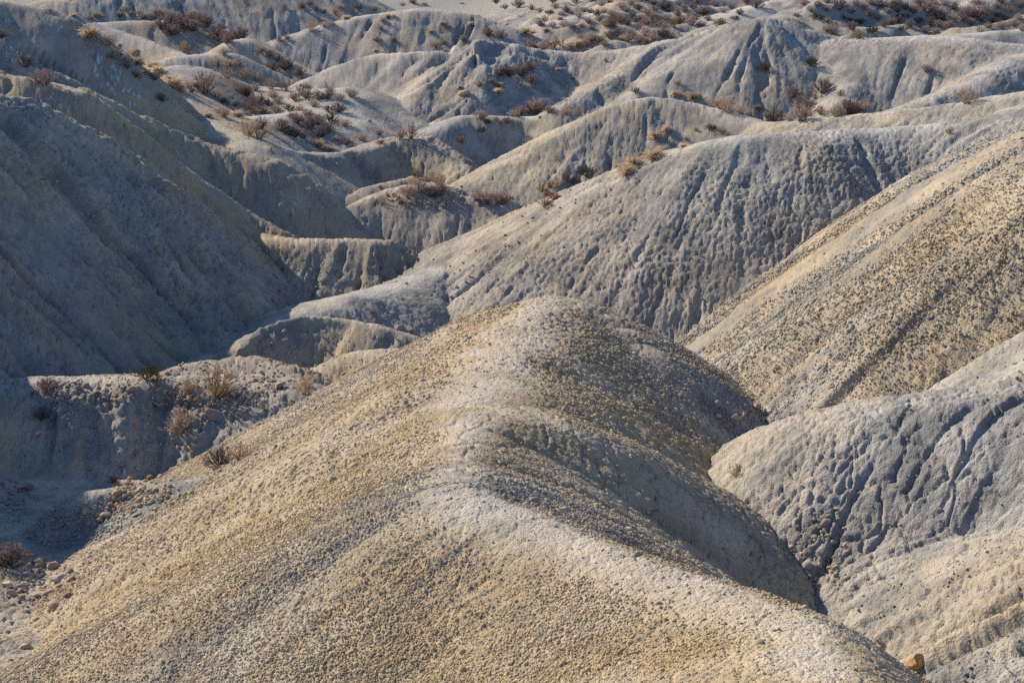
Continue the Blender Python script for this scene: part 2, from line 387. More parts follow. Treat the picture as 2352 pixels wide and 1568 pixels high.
def mesh_from_grid(name, V, F, tint_v, mat, smooth=True):
    me = bpy.data.meshes.new(name)
    me.vertices.add(len(V)); me.vertices.foreach_set('co', V.astype(f32).ravel())
    n = len(F); k = F.shape[1]
    me.loops.add(n*k); me.loops.foreach_set('vertex_index', F.astype(np.int32).ravel())
    me.polygons.add(n); me.polygons.foreach_set('loop_start', np.arange(0, n*k, k, dtype=np.int32))
    try: me.polygons.foreach_set('loop_total', np.full(n, k, np.int32))
    except Exception: pass
    me.update(calc_edges=True)
    if tint_v is not None:
        a = me.attributes.new('tint', 'FLOAT_COLOR', 'POINT'); a.data.foreach_set('color', tint_v.astype(f32).ravel())
    me.materials.append(mat)
    if smooth: me.polygons.foreach_set('use_smooth', np.ones(n, bool))
    me.validate()
    return me
def link(name, me, parent=None):
    o = bpy.data.objects.new(name, me); COL.objects.link(o)
    if parent: o.parent = parent
    return o
# ---------------------------------------------------------------- clay material
def clay_material(name, attr='GEOMETRY', bump=1.0):
    m = bpy.data.materials.new(name); m.use_nodes = True
    nt = m.node_tree; N = nt.nodes; L = nt.links; b = N['Principled BSDF']
    b.inputs['Roughness'].default_value = .95; b.inputs['Specular IOR Level'].default_value = .1
    geo = N.new('ShaderNodeNewGeometry')
    at_ = N.new('ShaderNodeAttribute'); at_.attribute_name = 'tint'; at_.attribute_type = attr
    L.new(at_.outputs['Color'], b.inputs['Base Color'])
    if bump:
        v = N.new('ShaderNodeTexNoise'); v.inputs['Scale'].default_value = 26; v.inputs['Detail'].default_value = 3; v.inputs['Roughness'].default_value = .65
        L.new(geo.outputs['Position'], v.inputs['Vector'])
        bp = N.new('ShaderNodeBump'); bp.inputs['Strength'].default_value = bump; bp.inputs['Distance'].default_value = .045
        L.new(v.outputs[0], bp.inputs['Height']); L.new(bp.outputs[0], b.inputs['Normal'])
    return m
CLAY = clay_material('clay_crust')
# ---------------------------------------------------------------- split into hills
LABEL = {
 'foreground_ridge':'sunlit ochre clay ridge with pale crest filling the foreground',
 'gravel_spur':'small grey clay spur with an ochre gravel heap at lower left',
 'rubble_bench':'shaded cracked clay bench with rubble on top at left',
 'small_lobe':'small rounded grey clay lobe at the foot of the dark hill',
 'low_mound':'low clay mound tucked behind the left flank of the foreground ridge',
 'dark_hill':'large shaded clay hillside furrowed by rills at left',
 'stepped_spur':'shaded ribbed clay spur ending in a blunt flat-topped nose',
 'snow_flecked_hill':'shaded clay hill flecked with snow grains at upper left',
 'shrub_terrace':'shrub-covered clay terrace above the gully at upper left',
 'saddle_hill':'clay hill with a pale saddle-shaped crest behind the ribbed spur',
 'shrub_capped_knoll':'rounded clay knoll capped with dry shrubs at the centre of the gully',
 'central_hill':'broad cracked clay hill with long curving crest behind the foreground ridge',
 'right_slope':'lumpy ochre clay slope rising to the right edge',
 'toe_lobe':'small smooth clay lobe beside the stony gully bend',
 'cracked_mound':'rounded clay mound with cracked shaded face at right',
 'corner_mound':'finely furrowed grey clay mound at the lower right corner',
 'ochre_ridge':'pale clay ridge with grass tussocks just behind the central hill',
 'shelf':'flat-topped clay shelf with dark front face and shrubs',
 'gully_shelf':'pale ochre flat between the knoll and the central hill',
 'pale_range':'long pale clay range with rilled flanks across the upper middle',
 'brown_hill':'small brown clay hill with shrubs on its right flank at upper left',
 'shrub_hill':'grey clay hill with a dark shrub row on its crest at upper left',
 'far_hill':'far pale clay hill with straight rills at top left of centre',
 'far_plateau_knolls':'low pale knolls on the shrub-dotted plateau at the top',
 'shading_hill':'unseen clay hill added beyond the left edge to cast shade',
}
V = np.stack([X3, Y3, Z3], -1).reshape(-1, 3); TV = tint.reshape(-1, 4)
nR, nT = x.shape
ii, jj = np.meshgrid(np.arange(nR-1), np.arange(nT-1), indexing='ij')
q0 = (ii*nT+jj).ravel()
Q = np.stack([q0, q0+1, q0+nT+1, q0+nT], -1)          # seen from above: counter-clockwise
fo = own[:-1, :-1].ravel()
for hi in range(-1, len(HNAMES)):
    Fh = Q[fo == hi]
    if len(Fh) == 0: continue
    ids, inv = np.unique(Fh, return_inverse=True)
    nm = 'ground' if hi < 0 else HNAMES[hi]
    ob = link(nm, mesh_from_grid(nm, V[ids], inv.reshape(Fh.shape), TV[ids], CLAY))
    ob['kind'] = 'structure'
    ob['label'] = LABEL.get(nm, 'pale gully floors and flats between the clay hills')
# ---------------------------------------------------------------- the land around, out to the horizon
def ring(name, r_list, t_list, label):
    Rr, Tt = np.meshgrid(np.array(r_list, f32), np.array(t_list, f32), indexing='ij')
    xx = Rr*np.sin(Tt); yy = Rr*np.cos(Tt); zz, _ = macro(xx, yy)
    n0, n1 = xx.shape
    a, b_ = np.meshgrid(np.arange(n0-1), np.arange(n1-1), indexing='ij'); q = (a*n1+b_).ravel()
    F = np.stack([q, q+1, q+n1+1, q+n1], -1)
    tv = np.tile(np.array([[.36,.34,.29,1]], f32), (xx.size, 1))
    ob = link(name, mesh_from_grid(name, np.stack([xx,yy,zz],-1).reshape(-1,3), F, tv, CLAY)); ob['kind'] = 'structure'
    ob['label'] = label
rr = np.exp(np.linspace(math.log(R0), math.log(R1), 150))
ring('badlands_around', rr, np.linspace(th[-1], 2*math.pi+th[0], 150), 'bare clay badlands around and behind the viewpoint')
ring('badlands_beyond', np.exp(np.linspace(math.log(R1), math.log(2600), 110)), np.linspace(0, 2*math.pi, 361), 'bare clay badlands out to the horizon')
ring('ground_underfoot', np.concatenate([[.01], np.linspace(.5, R0, 26)]), np.linspace(0, 2*math.pi, 121), 'clay ridge top below the viewpoint')
print('terrain', time.time()-T0)

# ================================================================ things on the land
def sight(uv, out=False):
    """points where the sight lines (survey frame u, v) first meet the built ground"""
    uv = np.array(uv, float); y_ = (784-uv[:,1])/FL; x_ = (uv[:,0]-1176)/FL
    D = np.stack([x_, CP+y_*SP, -SP+y_*CP], -1); D /= np.hypot(D[:,0], D[:,1])[:, None]
    t = np.exp(np.linspace(math.log(8.5), math.log(131), 2600))
    res = []
    for d_ in D:
        px, py, pz = d_[0]*t, d_[1]*t, d_[2]*t
        a, b_ = fidx(px, py); g = bil(Z3, a, b_)
        k = np.argmax(pz <= g)
        if pz[k] > g[k]: k = len(t)-1
        f = 1.0
        if k > 0:
            e0 = pz[k-1]-g[k-1]; e1 = pz[k]-g[k]; f = e0/(e0-e1+1e-9)
        tt = t[max(k-1,0)]+(t[k]-t[max(k-1,0)])*f
        res.append((d_[0]*tt, d_[1]*tt, d_[2]*tt, tt))
    return res
def ground_normal(px, py):
    fi_, fj_ = cidx(np.array([px]), np.array([py]))
    return Vector((-bil(gx, fi_, fj_)[0], -bil(gy, fi_, fj_)[0], 1)).normalized()
def matte(name, attr='GEOMETRY', rough=.9, translucent=0):
    m = bpy.data.materials.new(name); m.use_nodes = True
    N = m.node_tree.nodes; L = m.node_tree.links; b = N['Principled BSDF']
    at_ = N.new('ShaderNodeAttribute'); at_.attribute_name = 'tint'; at_.attribute_type = attr
    b.inputs['Roughness'].default_value = rough; b.inputs['Specular IOR Level'].default_value = .15
    oi = N.new('ShaderNodeObjectInfo'); hs = N.new('ShaderNodeHueSaturation')
    mr = N.new('ShaderNodeMapRange'); mr.inputs['To Min'].default_value = .75; mr.inputs['To Max'].default_value = 1.2
    L.new(oi.outputs['Random'], mr.inputs[0]); L.new(mr.outputs[0], hs.inputs['Value']); L.new(at_.outputs['Color'], hs.inputs['Color'])
    L.new(hs.outputs[0], b.inputs['Base Color'])
    if translucent:
        t = N.new('ShaderNodeBsdfTranslucent'); mx = N.new('ShaderNodeMixShader'); mx.inputs[0].default_value = translucent
        L.new(hs.outputs[0], t.inputs[0]); L.new(b.outputs[0], mx.inputs[1]); L.new(t.outputs[0], mx.inputs[2])
        L.new(mx.outputs[0], N['Material Output'].inputs[0])
    return m
STRAW = matte('dry_straw', translucent=.5); TWIG = matte('dry_twigs', translucent=.35); LEAF = matte('small_leaves', translucent=.2); STONE = matte('stone')
# ---------------------------------------------------------------- plants (built at a width of about 1)
def strips(curves, mat, name):
    """curves: list of (points, widths, colours) -> one mesh of tapered flat blades"""
    V_, F_, C2 = [], [], []
    for pts, wid, cols in curves:
        b0 = len(V_)
        ax = Vector((random.uniform(-1,1), random.uniform(-1,1), random.uniform(-.3,.3))).normalized()
        for k, (p_, w_, c_) in enumerate(zip(pts, wid, cols)):
            tn = (pts[min(k+1, len(pts)-1)]-pts[max(k-1, 0)])
            s_ = tn.cross(ax); s_ = s_.normalized()*w_ if s_.length > 1e-6 else Vector((w_,0,0))
            V_ += [p_-s_, p_+s_]; C2 += [c_, c_]
            if k: F_.append((b0+2*k-2, b0+2*k-1, b0+2*k+1, b0+2*k))
    return mesh_from_grid(name, np.array([tuple(v) for v in V_]), np.array(F_), np.array([(*c, 1) for c in C2]), mat, False)
def jig(c, r=.25):
    k = 1+random.uniform(-r, r); return tuple(max(0, v*k*(1+random.uniform(-.08,.08))) for v in c)
def tussock_mesh(seed, n=330, droop=1.0):
    random.seed(seed); cv = []
    tip = random.choice([(.54,.42,.30),(.56,.44,.32),(.58,.43,.27)])
    for i in range(n):
        a = random.uniform(0, 2*math.pi); el = random.uniform(.25, 1.45); L_ = random.uniform(.42, .62)
        r0 = .12*random.random(); b0 = random.uniform(0, 2*math.pi)
        p_ = Vector((r0*math.cos(b0), r0*math.sin(b0), -.02)); pts = [p_.copy()]; e_ = el
        for k in range(4):
            p_ = p_+Vector((math.cos(a)*math.cos(e_), math.sin(a)*math.cos(e_), math.sin(e_)))*L_/4; pts.append(p_.copy()); e_ -= droop*.28*random.uniform(.5,1.4)
        c0 = jig((.55,.40,.18)); c1 = jig(tip)
        cols = [tuple(c0[q]+(c1[q]-c0[q])*min(1, k/2.2) for q in range(3)) for k in range(5)]
        w = .011
        cv.append((pts, [w, w, w*.85, w*.6, w*.15], cols))
    return strips(cv, STRAW, 'tussock')
def twig_meshes(seed, tall=.55, wide=.5, n=34, sub=9, col=(.28,.21,.175), tipc=(.44,.34,.29), leafy=None, leafn=0, thin=.006):
    """a shrub: woody stems, fine twigs around them and, where it has them, small leaves"""
    random.seed(seed); stems, tw, lv = [], [], []
    for i in range(n):
        a = random.uniform(0, 2*math.pi); sp = random.random()**.6
        end = Vector((math.cos(a)*wide*sp, math.sin(a)*wide*sp, tall*math.sqrt(max(.05, 1-.88*sp*sp))*random.uniform(.75, 1.08)))
        st = Vector((math.cos(a)*.05, math.sin(a)*.05, -.03))
        mid = st.lerp(end, .5)+Vector((random.uniform(-.06,.06), random.uniform(-.06,.06), random.uniform(-.02,.08)))
        c_ = jig(col)
        pts = [st, st.lerp(mid, .6), mid, mid.lerp(end, .6), end]
        if i < 14: stems.append((pts, [.014,.012,.010,.007,.003], [c_]*5))
        else: tw.append((pts, [.008,.007,.006,.005,.002], [c_]*5))
        for k in range(sub):
            f_ = random.uniform(.3, 1.0); b_ = pts[min(4, int(f_*4))].lerp(pts[min(4, int(f_*4)+1)], (f_*4) % 1)
            dr = (end-st).normalized()+Vector((random.gauss(0,.55), random.gauss(0,.55), random.gauss(.1,.4)))
            e_ = b_+dr.normalized()*random.uniform(.05, .13)
            c2 = jig(tipc)
            tw.append(([b_, b_.lerp(e_, .55)+Vector((random.gauss(0,.012),)*3), e_], [thin, thin*.8, thin*.3], [jig(col), c2, c2]))
            for q in range(leafn):
                lp = b_.lerp(e_, random.uniform(.3, 1.1)); ld = Vector((random.gauss(0,1), random.gauss(0,1), random.gauss(.4,1))).normalized()*random.uniform(.02,.04)
                c3 = jig(leafy, .4); lv.append(([lp, lp+ld*.5, lp+ld], [.004, .013, .003], [c3]*3))
    ms = [('stems', strips(stems, TWIG, 'stems')), ('twigs', strips(tw, TWIG, 'twigs'))]
    if lv: ms.append(('leaves', strips(lv, LEAF, 'leaves')))
    return ms
KINDS = {
 't': ('grass_tussock', 'straw-brown grass tussock', 'grass tussock', [[('tussock', tussock_mesh(s_))] for s_ in range(6)]),
 'm': ('dry_shrub', 'mauve-brown dry shrub', 'shrub', [twig_meshes(20+s_, .5, .46, 60, 15) for s_ in range(6)]),
 'd': ('dark_shrub', 'dark purple-brown shrub', 'shrub', [twig_meshes(40+s_, .5, .46, 60, 15, (.15,.115,.105), (.25,.195,.185)) for s_ in range(4)]),
 'g': ('green_shrub', 'dark olive-green shrub', 'shrub', [twig_meshes(60+s_, .36, .5, 34, 8, (.10,.075,.04), (.10,.085,.035), (.085,.08,.03), 3) for s_ in range(4)]),
 'o': ('rusty_shrub', 'rusty orange-brown shrub', 'shrub', [twig_meshes(80+s_, .6, .45, 34, 9, (.20,.12,.06), (.30,.19,.09), (.26,.15,.06), 1) for s_ in range(3)]),
 'y': ('straw_shrub', 'pale straw-coloured dry shrub', 'shrub', [twig_meshes(90+s_, .62, .5, 40, 11, (.30,.21,.13), (.44,.32,.21), thin=.005) for s_ in range(4)]),
 'b': ('tall_shrub', 'tall twiggy brown bush', 'bush', [twig_meshes(100+s_, .95, .5, 40, 11, (.17,.11,.075), (.24,.165,.115), (.16,.115,.06), 1) for s_ in range(3)]),
 'r': ('red_succulent', 'small red-leaved succulent plant', 'plant', [twig_meshes(110+s_, .35, .45, 30, 8, (.25,.09,.07), (.36,.12,.10), (.38,.10,.09), 3) for s_ in range(1)]),
 'w': ('green_grass', 'small yellow-green grass clump', 'grass clump', [twig_meshes(120, .5, .45, 40, 8, (.20,.18,.05), (.26,.24,.07)) ]),
}
PL = []            # (u, v, width in metres, kind, zone)
def plants(zone, txt):
    for w_ in txt.split():
        k = w_[0]; u_, v_, s_ = w_[1:].split(','); PL.append((float(u_), float(v_), float(s_), k, zone))
plants('along the crest of the snow-flecked hill', 't207,82,.75 m250,105,.7 t274,105,.3 t310,120,.45 t258,132,.45 t270,128,.5 m302,132,.8 m292,155,.7 t315,148,.6 t350,155,.8 t362,168,.7 t314,176,.55 t335,170,.4 m357,182,.6 t385,182,.5 t396,203,.9 t411,209,.6 m430,204,.6 d440,212,.4 d372,232,.6')
plants('on the shaded slope at the left edge', 'd60,152,.85 d100,196,.95 d2,86,.6')
plants('on the hill at the upper left corner', 'd350,48,.8 d372,68,1.1 d398,80,1.2 d388,54,1.0 d412,60,1.0 d425,66,1.0 d445,71,1.0 d462,56,1.2 d475,62,1.0 d495,86,1.1 d510,94,1.1 d522,100,1.0 d537,90,1.1 d557,88,1.1 d505,74,.9 d437,52,.9 m357,32,.8 m375,36,.8 m440,36,.9 m287,24,.7 m220,40,.7 d207,46,.6 m228,42,.6 m275,38,.7 m300,38,.7 t168,38,.5 m330,44,.7 m405,44,.8 m320,34,.6')
plants('around the small brown hill', 'y422,120,.8 m515,126,.7 y500,152,.8 m530,154,.8 y522,178,.8 y560,182,.8 y590,187,.8 m545,150,.7 m600,120,.8 m620,130,.8 m640,140,.8 m660,150,.8 d655,160,.8 d690,172,.8 d625,160,.8')
plants('on the shrub terrace', 'b470,214,1.1 m497,224,.6 m560,213,.6 d567,220,.5 t477,269,.42 m515,270,.65 t545,268,.55 m501,260,.5 b583,258,.95 m605,260,.6 d512,236,.5 m525,240,.45 d542,243,.45 g616,242,.6 m634,257,.55 g665,254,.6 g671,270,.5 b567,222,.6 m627,224,.6 m676,230,.6 d706,225,.75 d731,228,.75 d753,227,.5 o657,210,.7 o690,214,.6 m758,217,.6 m805,222,.7 g758,257,.6 d777,258,.75 g761,281,.75 m794,290,.6 y570,310,1.05 y594,318,.9 d600,296,.8 d646,300,.8 d665,309,.8 d676,314,.7 d696,317,.7 d706,273,.8 d731,285,.8 d750,302,.8 t728,336,.6 t758,344,.4 m772,322,.4 d794,331,.6 m832,322,.6 d682,282,.9 d737,314,.8 d715,292,.9 m655,290,.6 m690,255,.5 m640,238,.5 m720,245,.6 o600,236,.6 y622,205,.7 m585,208,.6 m780,230,.6 t450,196,.5 y540,205,.7 m700,203,.6')
plants('on the saddle-crested hill', 'd873,310,.4 r876,331,.42 o920,320,.6 b944,318,.65 d849,281,.2')
plants('on the shrub-capped knoll', 'o958,407,.5 m936,449,.7 m963,440,.75 d994,451,.75 y999,419,.8 y1012,425,.6 o922,467,.35 m873,432,.25 y878,470,.5 m978,420,.6 m1010,440,.6 y945,425,.5')
plants('between the knoll and the central hill', 'm1120,467,.7 m1155,467,.75 m1095,457,.6 r1271,457,.5 o1246,440,.45 o1251,474,.5 y1281,428,.5 g1351,404,.75 g1316,420,.4 o1262,430,.4 m1140,460,.5 o1300,412,.4')
plants('on the flat-topped shelf', 'm1105,273,.75 o1060,328,.5 g1107,303,.5 d1165,282,.5 m1140,277,.3 m1236,257,1.1 m1196,264,.7 y1215,258,.8 m1262,258,.6 y1300,262,.6 g1120,283,.4 m1180,268,.6 y1330,264,.5')
plants('on the rilled flank of the pale range', 't1145,212,.45 m1100,197,.5 t1055,202,.3 d1150,172,.7 d1170,174,.7 t1145,197,.4 d1196,172,.9 m1221,190,.75 t1281,160,.26 o1391,142,.3 g1316,182,.25 g1461,213,.5 o1558,195,.35 g1756,160,.6 g1866,152,.75 m2126,164,.65 d1821,222,.9 d1891,212,1.05 m1000,109,.7 m1065,94,.6 m1020,102,.5 t862,117,.3 m1130,190,.4 o1900,195,.3 o1930,220,.4 d1215,160,.7')
plants('in the hollow behind the pale ridge', 't1551,219,.5 t1591,226,.65 y1641,245,.6 y1671,257,.85 m1741,249,.4 b1776,279,.7 b1846,264,.95 m1841,278,.85 o1886,264,.6 d1946,264,1.1 m1981,259,.95 m1921,269,.65 o1871,225,.4 m1815,278,.5 y1700,262,.6 y1725,268,.5 m1760,270,.4 y1655,250,.6 d1960,262,.8')
plants('on the pale ridge with tussocks', 't1506,316,.55 t1531,299,.4 t1501,363,.7 t1521,348,.45 t1456,378,.65 t1441,400,.55 t1416,384,.25 t1568,338,.25 g1633,298,.5 o1658,307,.35 o1598,300,.25 y2221,238,.85 t1430,386,.3 o1576,322,.2')
plants('on the central hill below its right crest', 'o2181,307,.3')
plants('among rubble below the dark hillside', 'g341,872,.7 y495,908,.95 m416,990,.75 d111,898,.55 d505,1068,.65 y551,1053,.5 y433,898,.45 d98,962,.45 y702,902,.5')
plants('beside the gravel heap at lower left', 'r262,1107,.32 d18,1300,.75')
plants('in the gully right of the foreground ridge', 'w1691,1090,.35')
plants('on the low spur of the central hill', 'd857,719,.22')
plants('on the far rilled hill', 't795,45,.55 m760,60,.6 m880,50,.45 m875,68,.45 d867,96,.6 d905,95,.45 t1015,56,.45 m1032,64,.4 t990,75,.4 t1082,57,.4 d1120,82,.8 d1150,86,.8 t1165,58,.45 y715,72,.9 m745,62,.6 m905,42,.4 t890,40,.4 o655,20,.5 d695,18,.8 m728,22,.5 m780,20,.7 d710,12,.7 d825,22,.7 m860,25,.7 m925,14,.6 d950,10,.8 m975,16,.6 m1000,10,.6 d1010,8,.7 m1060,14,.6 d1095,12,.7 m1120,14,.7 d1140,8,.7 m1160,20,.6 o770,35,.6 d745,30,.5 m640,96,.6 m658,90,.5')
plants('in the row behind the pale range', 'm1246,112,.8 b1271,110,.8 m1311,112,.7 t1326,106,.7 m1348,105,.8 m1358,94,.9 d1401,88,.9 d1416,83,.9 m1438,96,.8 d1451,91,.9 m1468,97,.7 m1481,84,.9 m1508,83,.8 d1526,84,.9 y1536,88,.7 m1498,94,.8 y1290,108,.7 m1380,98,.7 t1486,98,.6 m1335,92,.7 y1215,104,.7 m1230,108,.6 m1390,105,.6')
plants('on the far plateau left of the pale summit', 'm1275,18,.7 d1300,26,.7 m1330,40,.7 d1372,36,.7 m1405,36,.7 m1440,28,.7 d1465,22,.7 m1505,26,.7 m1540,28,.7 d1572,28,.7 m1600,8,.7 d1500,10,.7 m1385,14,.7 d1425,52,.7 m1460,52,.7 d1560,56,.7 m1610,60,.7 m1290,36,.6 d1240,60,.7 m1270,62,.6 t1206,75,.7 t1224,77,.5 t1254,72,.5 m1311,64,.7 r1336,64,.6 o1251,50,.6 m1296,61,.7 d1358,69,.5 m1391,60,.8 o1411,63,1.0 m1468,62,.6 m1483,56,.7 m1521,65,.8 o1548,64,.8 m1588,58,.9 d1596,46,.7 m1498,44,.9 m1473,49,.7 m1531,45,.7 d1451,41,.7 m1486,33,.8 d1526,20,1.1 m1556,35,.8 m1586,42,.6 d1621,34,.9 d1356,30,.6 m1341,28,.6 m1388,29,.5 m1428,18,.8 g1261,33,.7 d1191,17,1.0 d1738,18,1.1 g1688,45,.6 d1656,55,.6 o1646,61,.7 m1205,8,.8 d1270,6,.8 t1398,6,.6 m1450,10,.7 g1478,5,1.0 m1320,8,.7 d1360,5,.6 m1560,12,.7 d1590,18,.7 m1640,14,.8 m1680,20,.7 d1715,8,.8 m1605,30,.6 m1660,30,.6 m1240,30,.6 m1220,22,.6 t1285,46,.5 m1376,48,.6 m1420,44,.7 m1350,52,.6 d1440,58,.6 o1508,58,.7 m1568,50,.7 m1625,48,.6 d1700,34,.6')
plants('on the far plateau right of the pale summit', 'm2000,10,.8 d2050,18,.8 m2085,40,.7 d2110,52,.7 m2180,62,.7 d2210,48,.8 m2255,50,.8 d2290,38,.8 m2320,28,.7 m2345,18,.8 d2300,8,.7 m2240,10,.8 m2170,12,.8 d2140,8,.7 m1965,12,.7 d1900,8,.7 m1860,26,.6 m2015,46,.6 d2090,62,.7 m2230,58,.7 m2150,76,.6 d2060,28,.6 m1914,78,1.0 d1899,73,.6 d1956,69,.8 y1969,83,.7 o1971,90,.6 g2001,76,.7 d1926,22,1.2 m1899,25,.7 d1956,30,.6 g1871,43,.7 g1886,45,.6 g1830,39,.5 m1900,52,.5 m1914,57,.5 d1956,52,.6 g1976,55,.7 m1996,37,.7 m2021,15,1.0 m2061,13,1.0 g2066,40,.6 m2046,55,.8 m2064,52,.7 g2074,70,.7 m2099,31,.8 m2131,28,1.5 d2144,43,.8 m2164,46,1.1 m2186,49,.8 o2139,58,.7 m2126,74,.7 d2191,22,.8 m2226,30,.8 m2246,38,1.2 m2209,38,.7 m2301,66,.7 m2329,61,.8 m2281,53,.7 m2339,45,.6 y2251,75,.7 d2010,72,.5 m1880,15,.6 m1845,12,.6 m2265,36,.9 o2160,36,.6 d2110,12,.8 m2290,20,.7 m2310,46,.6 d2235,40,.7 y2205,30,.7 m2270,64,.6 m2345,70,.6 m1985,20,.6 d2080,22,.7 m2040,30,.6 m1940,44,.5 d2030,62,.6 m2155,62,.7')
ORD = ['first','second','third','fourth','fifth','sixth','seventh','eighth','ninth','tenth','eleventh','twelfth','thirteenth','fourteenth','fifteenth','sixteenth','seventeenth','eighteenth','nineteenth','twentieth']
def ordinal(n):
    if n <= 20: return ORD[n-1]
    tens = {2:'twenty',3:'thirty',4:'forty',5:'fifty',6:'sixty'}[n//10]
    return tens+'-'+ORD[n%10-1] if n % 10 else tens[:-1]+'ieth'
def place(root_name, meshes, loc, scale, rot, lab, cat, grp):
    if len(meshes) == 1: r_ = link(root_name, meshes[0][1])
    else:
        r_ = bpy.data.objects.new(root_name, None); COL.objects.link(r_); r_.empty_display_size = .2
        for pn, me in meshes: link(pn, me, r_)
    r_.location = loc; r_.scale = scale; r_.rotation_euler = rot
    r_['label'] = lab; r_['category'] = cat
    if grp: r_['group'] = grp
    return r_
rank = {}
for zone in dict.fromkeys(p_[4] for p_ in PL):
    for k in KINDS:
        s_ = sorted(i for i, p_ in enumerate(PL) if p_[4] == zone and p_[3] == k); s_.sort(key=lambda i: PL[i][0])
        for n_, i in enumerate(s_): rank[i] = (n_+1, len(s_))
hits = sight([(p_[0], p_[1]) for p_ in PL])
for i, ((u_, v_, w_, k, zone), h_) in enumerate(zip(PL, hits)):
    nm, desc, cat, var = KINDS[k]; n_, tot = rank[i]
    random.seed(1000+i); ms = random.choice(var)
    big = 'large ' if w_ >= .9 else ('tiny ' if w_ < .4 else '')
    if desc.startswith(('small','tall')): big = ''
    lab = big+desc+(' '+zone if tot == 1 else ', '+ordinal(n_)+' from left '+zone)
    s_ = w_*(1.35 if k == 't' else 1.2)
    place(nm, ms, (h_[0], h_[1], h_[2]-.02), (s_, s_, s_*random.uniform(.85, 1.15)), (random.uniform(-.12,.12), random.uniform(-.12,.12), random.uniform(0, 6.28)), lab, cat, desc+'s '+zone)
print('plants', len(PL), time.time()-T0)
# ---------------------------------------------------------------- stones
def stone_mesh(seed, col, flat=.75, angular=.5):
    random.seed(seed); bm = bmesh.new(); bmesh.ops.create_icosphere(bm, subdivisions=3, radius=.5)
    ax = [Vector((random.gauss(0,1), random.gauss(0,1), random.gauss(0,1))).normalized() for _ in range(9)]; lim = [random.uniform(.22,.40) for _ in ax]
    for v in bm.verts:
        p_ = v.co.copy()
        for a_, l_ in zip(ax, lim):
            dd = p_.dot(a_)
            if dd > l_: p_ -= a_*(dd-l_)*(.6+.4*angular)
        q = np.array([p_.x*5+seed, p_.y*5+p_.z*3]); n_ = float(fbm(q[:1], q[1:], 3, seed))
        v.co = p_*(1+.10*n_); v.co.z *= flat
    me = bpy.data.meshes.new('stone'); bm.to_mesh(me); bm.free()
    a = me.attributes.new('tint', 'FLOAT_COLOR', 'POINT')
    co = np.empty(len(me.vertices)*3, f32); me.vertices.foreach_get('co', co); co = co.reshape(-1, 3)
    sp = 1+.5*fbm(co[:,0]*7+seed, co[:,1]*7+co[:,2]*5, 3, seed+1)
    a.data.foreach_set('color', np.concatenate([np.array(col, f32)[None]*sp[:,None], np.ones((len(co),1))], 1).astype(f32).ravel())
    me.polygons.foreach_set('use_smooth', np.zeros(len(me.polygons), bool)); me.materials.append(STONE)
    return me
import bmesh
SC = {'y':(.42,.31,.19), 'o':(.42,.23,.10), 'g':(.30,.27,.24), 'p':(.26,.22,.23), 't':(.40,.31,.22), 'w':(.48,.44,.38)}
SN = {'y':'yellow-ochre', 'o':'orange', 'g':'grey', 'p':'dusky purple-grey', 't':'tan', 'w':'pale'}
SM = {c: [stone_mesh(200+j+17*ord(c), SC[c], f_, 1.0) for j, f_ in enumerate((.6,.75,.85,.7))] for c in SC}
SL = []
def stones(zone, txt):
    for w_ in txt.split():
        u_, v_, s_ = w_[1:].split(','); SL.append((float(u_), float(v_), float(s_), w_[0], zone))
stones('at the foot of the rubble bench', 'p62,1128,44 g25,1112,22 g11,1146,20 t31,1148,18 g20,1160,14 t128,1122,12 t87,998,16 p479,1072,28 t434,1062,13 g210,1104,12 t316,1078,9 g341,1014,14 t55,1162,11 g48,1150,12')
stones('on top of the rubble bench', 't75,900,14 t316,896,15 t385,860,16 t264,922,12 o280,953,9 o421,946,15 o440,968,14 y641,892,30 y666,878,15 o587,876,15 g603,930,11 o630,909,9 t538,907,16 g494,918,14 t130,900,10 g145,905,11 t155,898,9 t120,890,9 g160,910,10 t172,905,9 t118,906,8 g135,914,9 t450,880,9 t470,890,9 t300,860,9 o240,905,8 t560,900,9 t350,925,8 y520,890,9 y575,915,9')
stones('in the sunlit gravel heap', 'y341,1099,26 y370,1098,18 y335,1108,16 y266,1118,18 y282,1116,14 y328,1122,14 y390,1119,14 y311,1138,16 y367,1142,16 y335,1150,16 y348,1155,14 y311,1168,20 y256,1160,14 t243,1190,26 t228,1198,16 y300,1122,11 y318,1128,10 y352,1128,11 y380,1130,11 y290,1140,10 y330,1138,10 y355,1144,9 y385,1142,10 y275,1150,10 y298,1155,10 y320,1160,10 y365,1155,9 y262,1172,10 y282,1175,10 y245,1168,9 y392,1106,10 y305,1110,10 y360,1112,10 y322,1112,9 y342,1134,9 y375,1120,9')
stones('on the shaded floor at lower left', 't17,1350,36 t52,1376,20 t85,1372,18 g137,1336,40 g162,1318,24 t127,1394,36 t62,1405,10 t30,1390,12 g100,1340,14 t40,1360,10 t75,1390,9 g110,1356,12 t20,1372,12')
stones('at the lower left corner', 'y62,1494,32 y70,1506,12 y25,1515,10')
stones('beside the tip of the cracked mound', 't1736,940,26 t1681,960,16 t1676,975,18 t1766,950,16 g1715,950,11 t1695,962,10 t1705,945,9 w1660,990,10 t1670,982,9 t1750,955,9 t1821,908,10 t1648,1003,9')
stones('in the gully beside the corner mound', 't1821,1150,15 g1923,1172,20 t1861,1262,16 t1903,1308,22 t1881,1295,12 g1941,1412,18 w1971,1402,10 t2041,1204,10 t2066,1206,10 t1831,1212,12 t1845,1200,10 t1870,1275,10 t1848,1170,9 t2020,1200,8 t1895,1320,9 g1925,1400,9 t1810,1160,9 t1800,1140,8 t1838,1182,8')
stones('lying alone at the lower right corner', 'o2106,1528,52')
stones('below the low spur of the central hill', 'p915,758,28 g942,762,20 t895,752,9 t880,750,8')
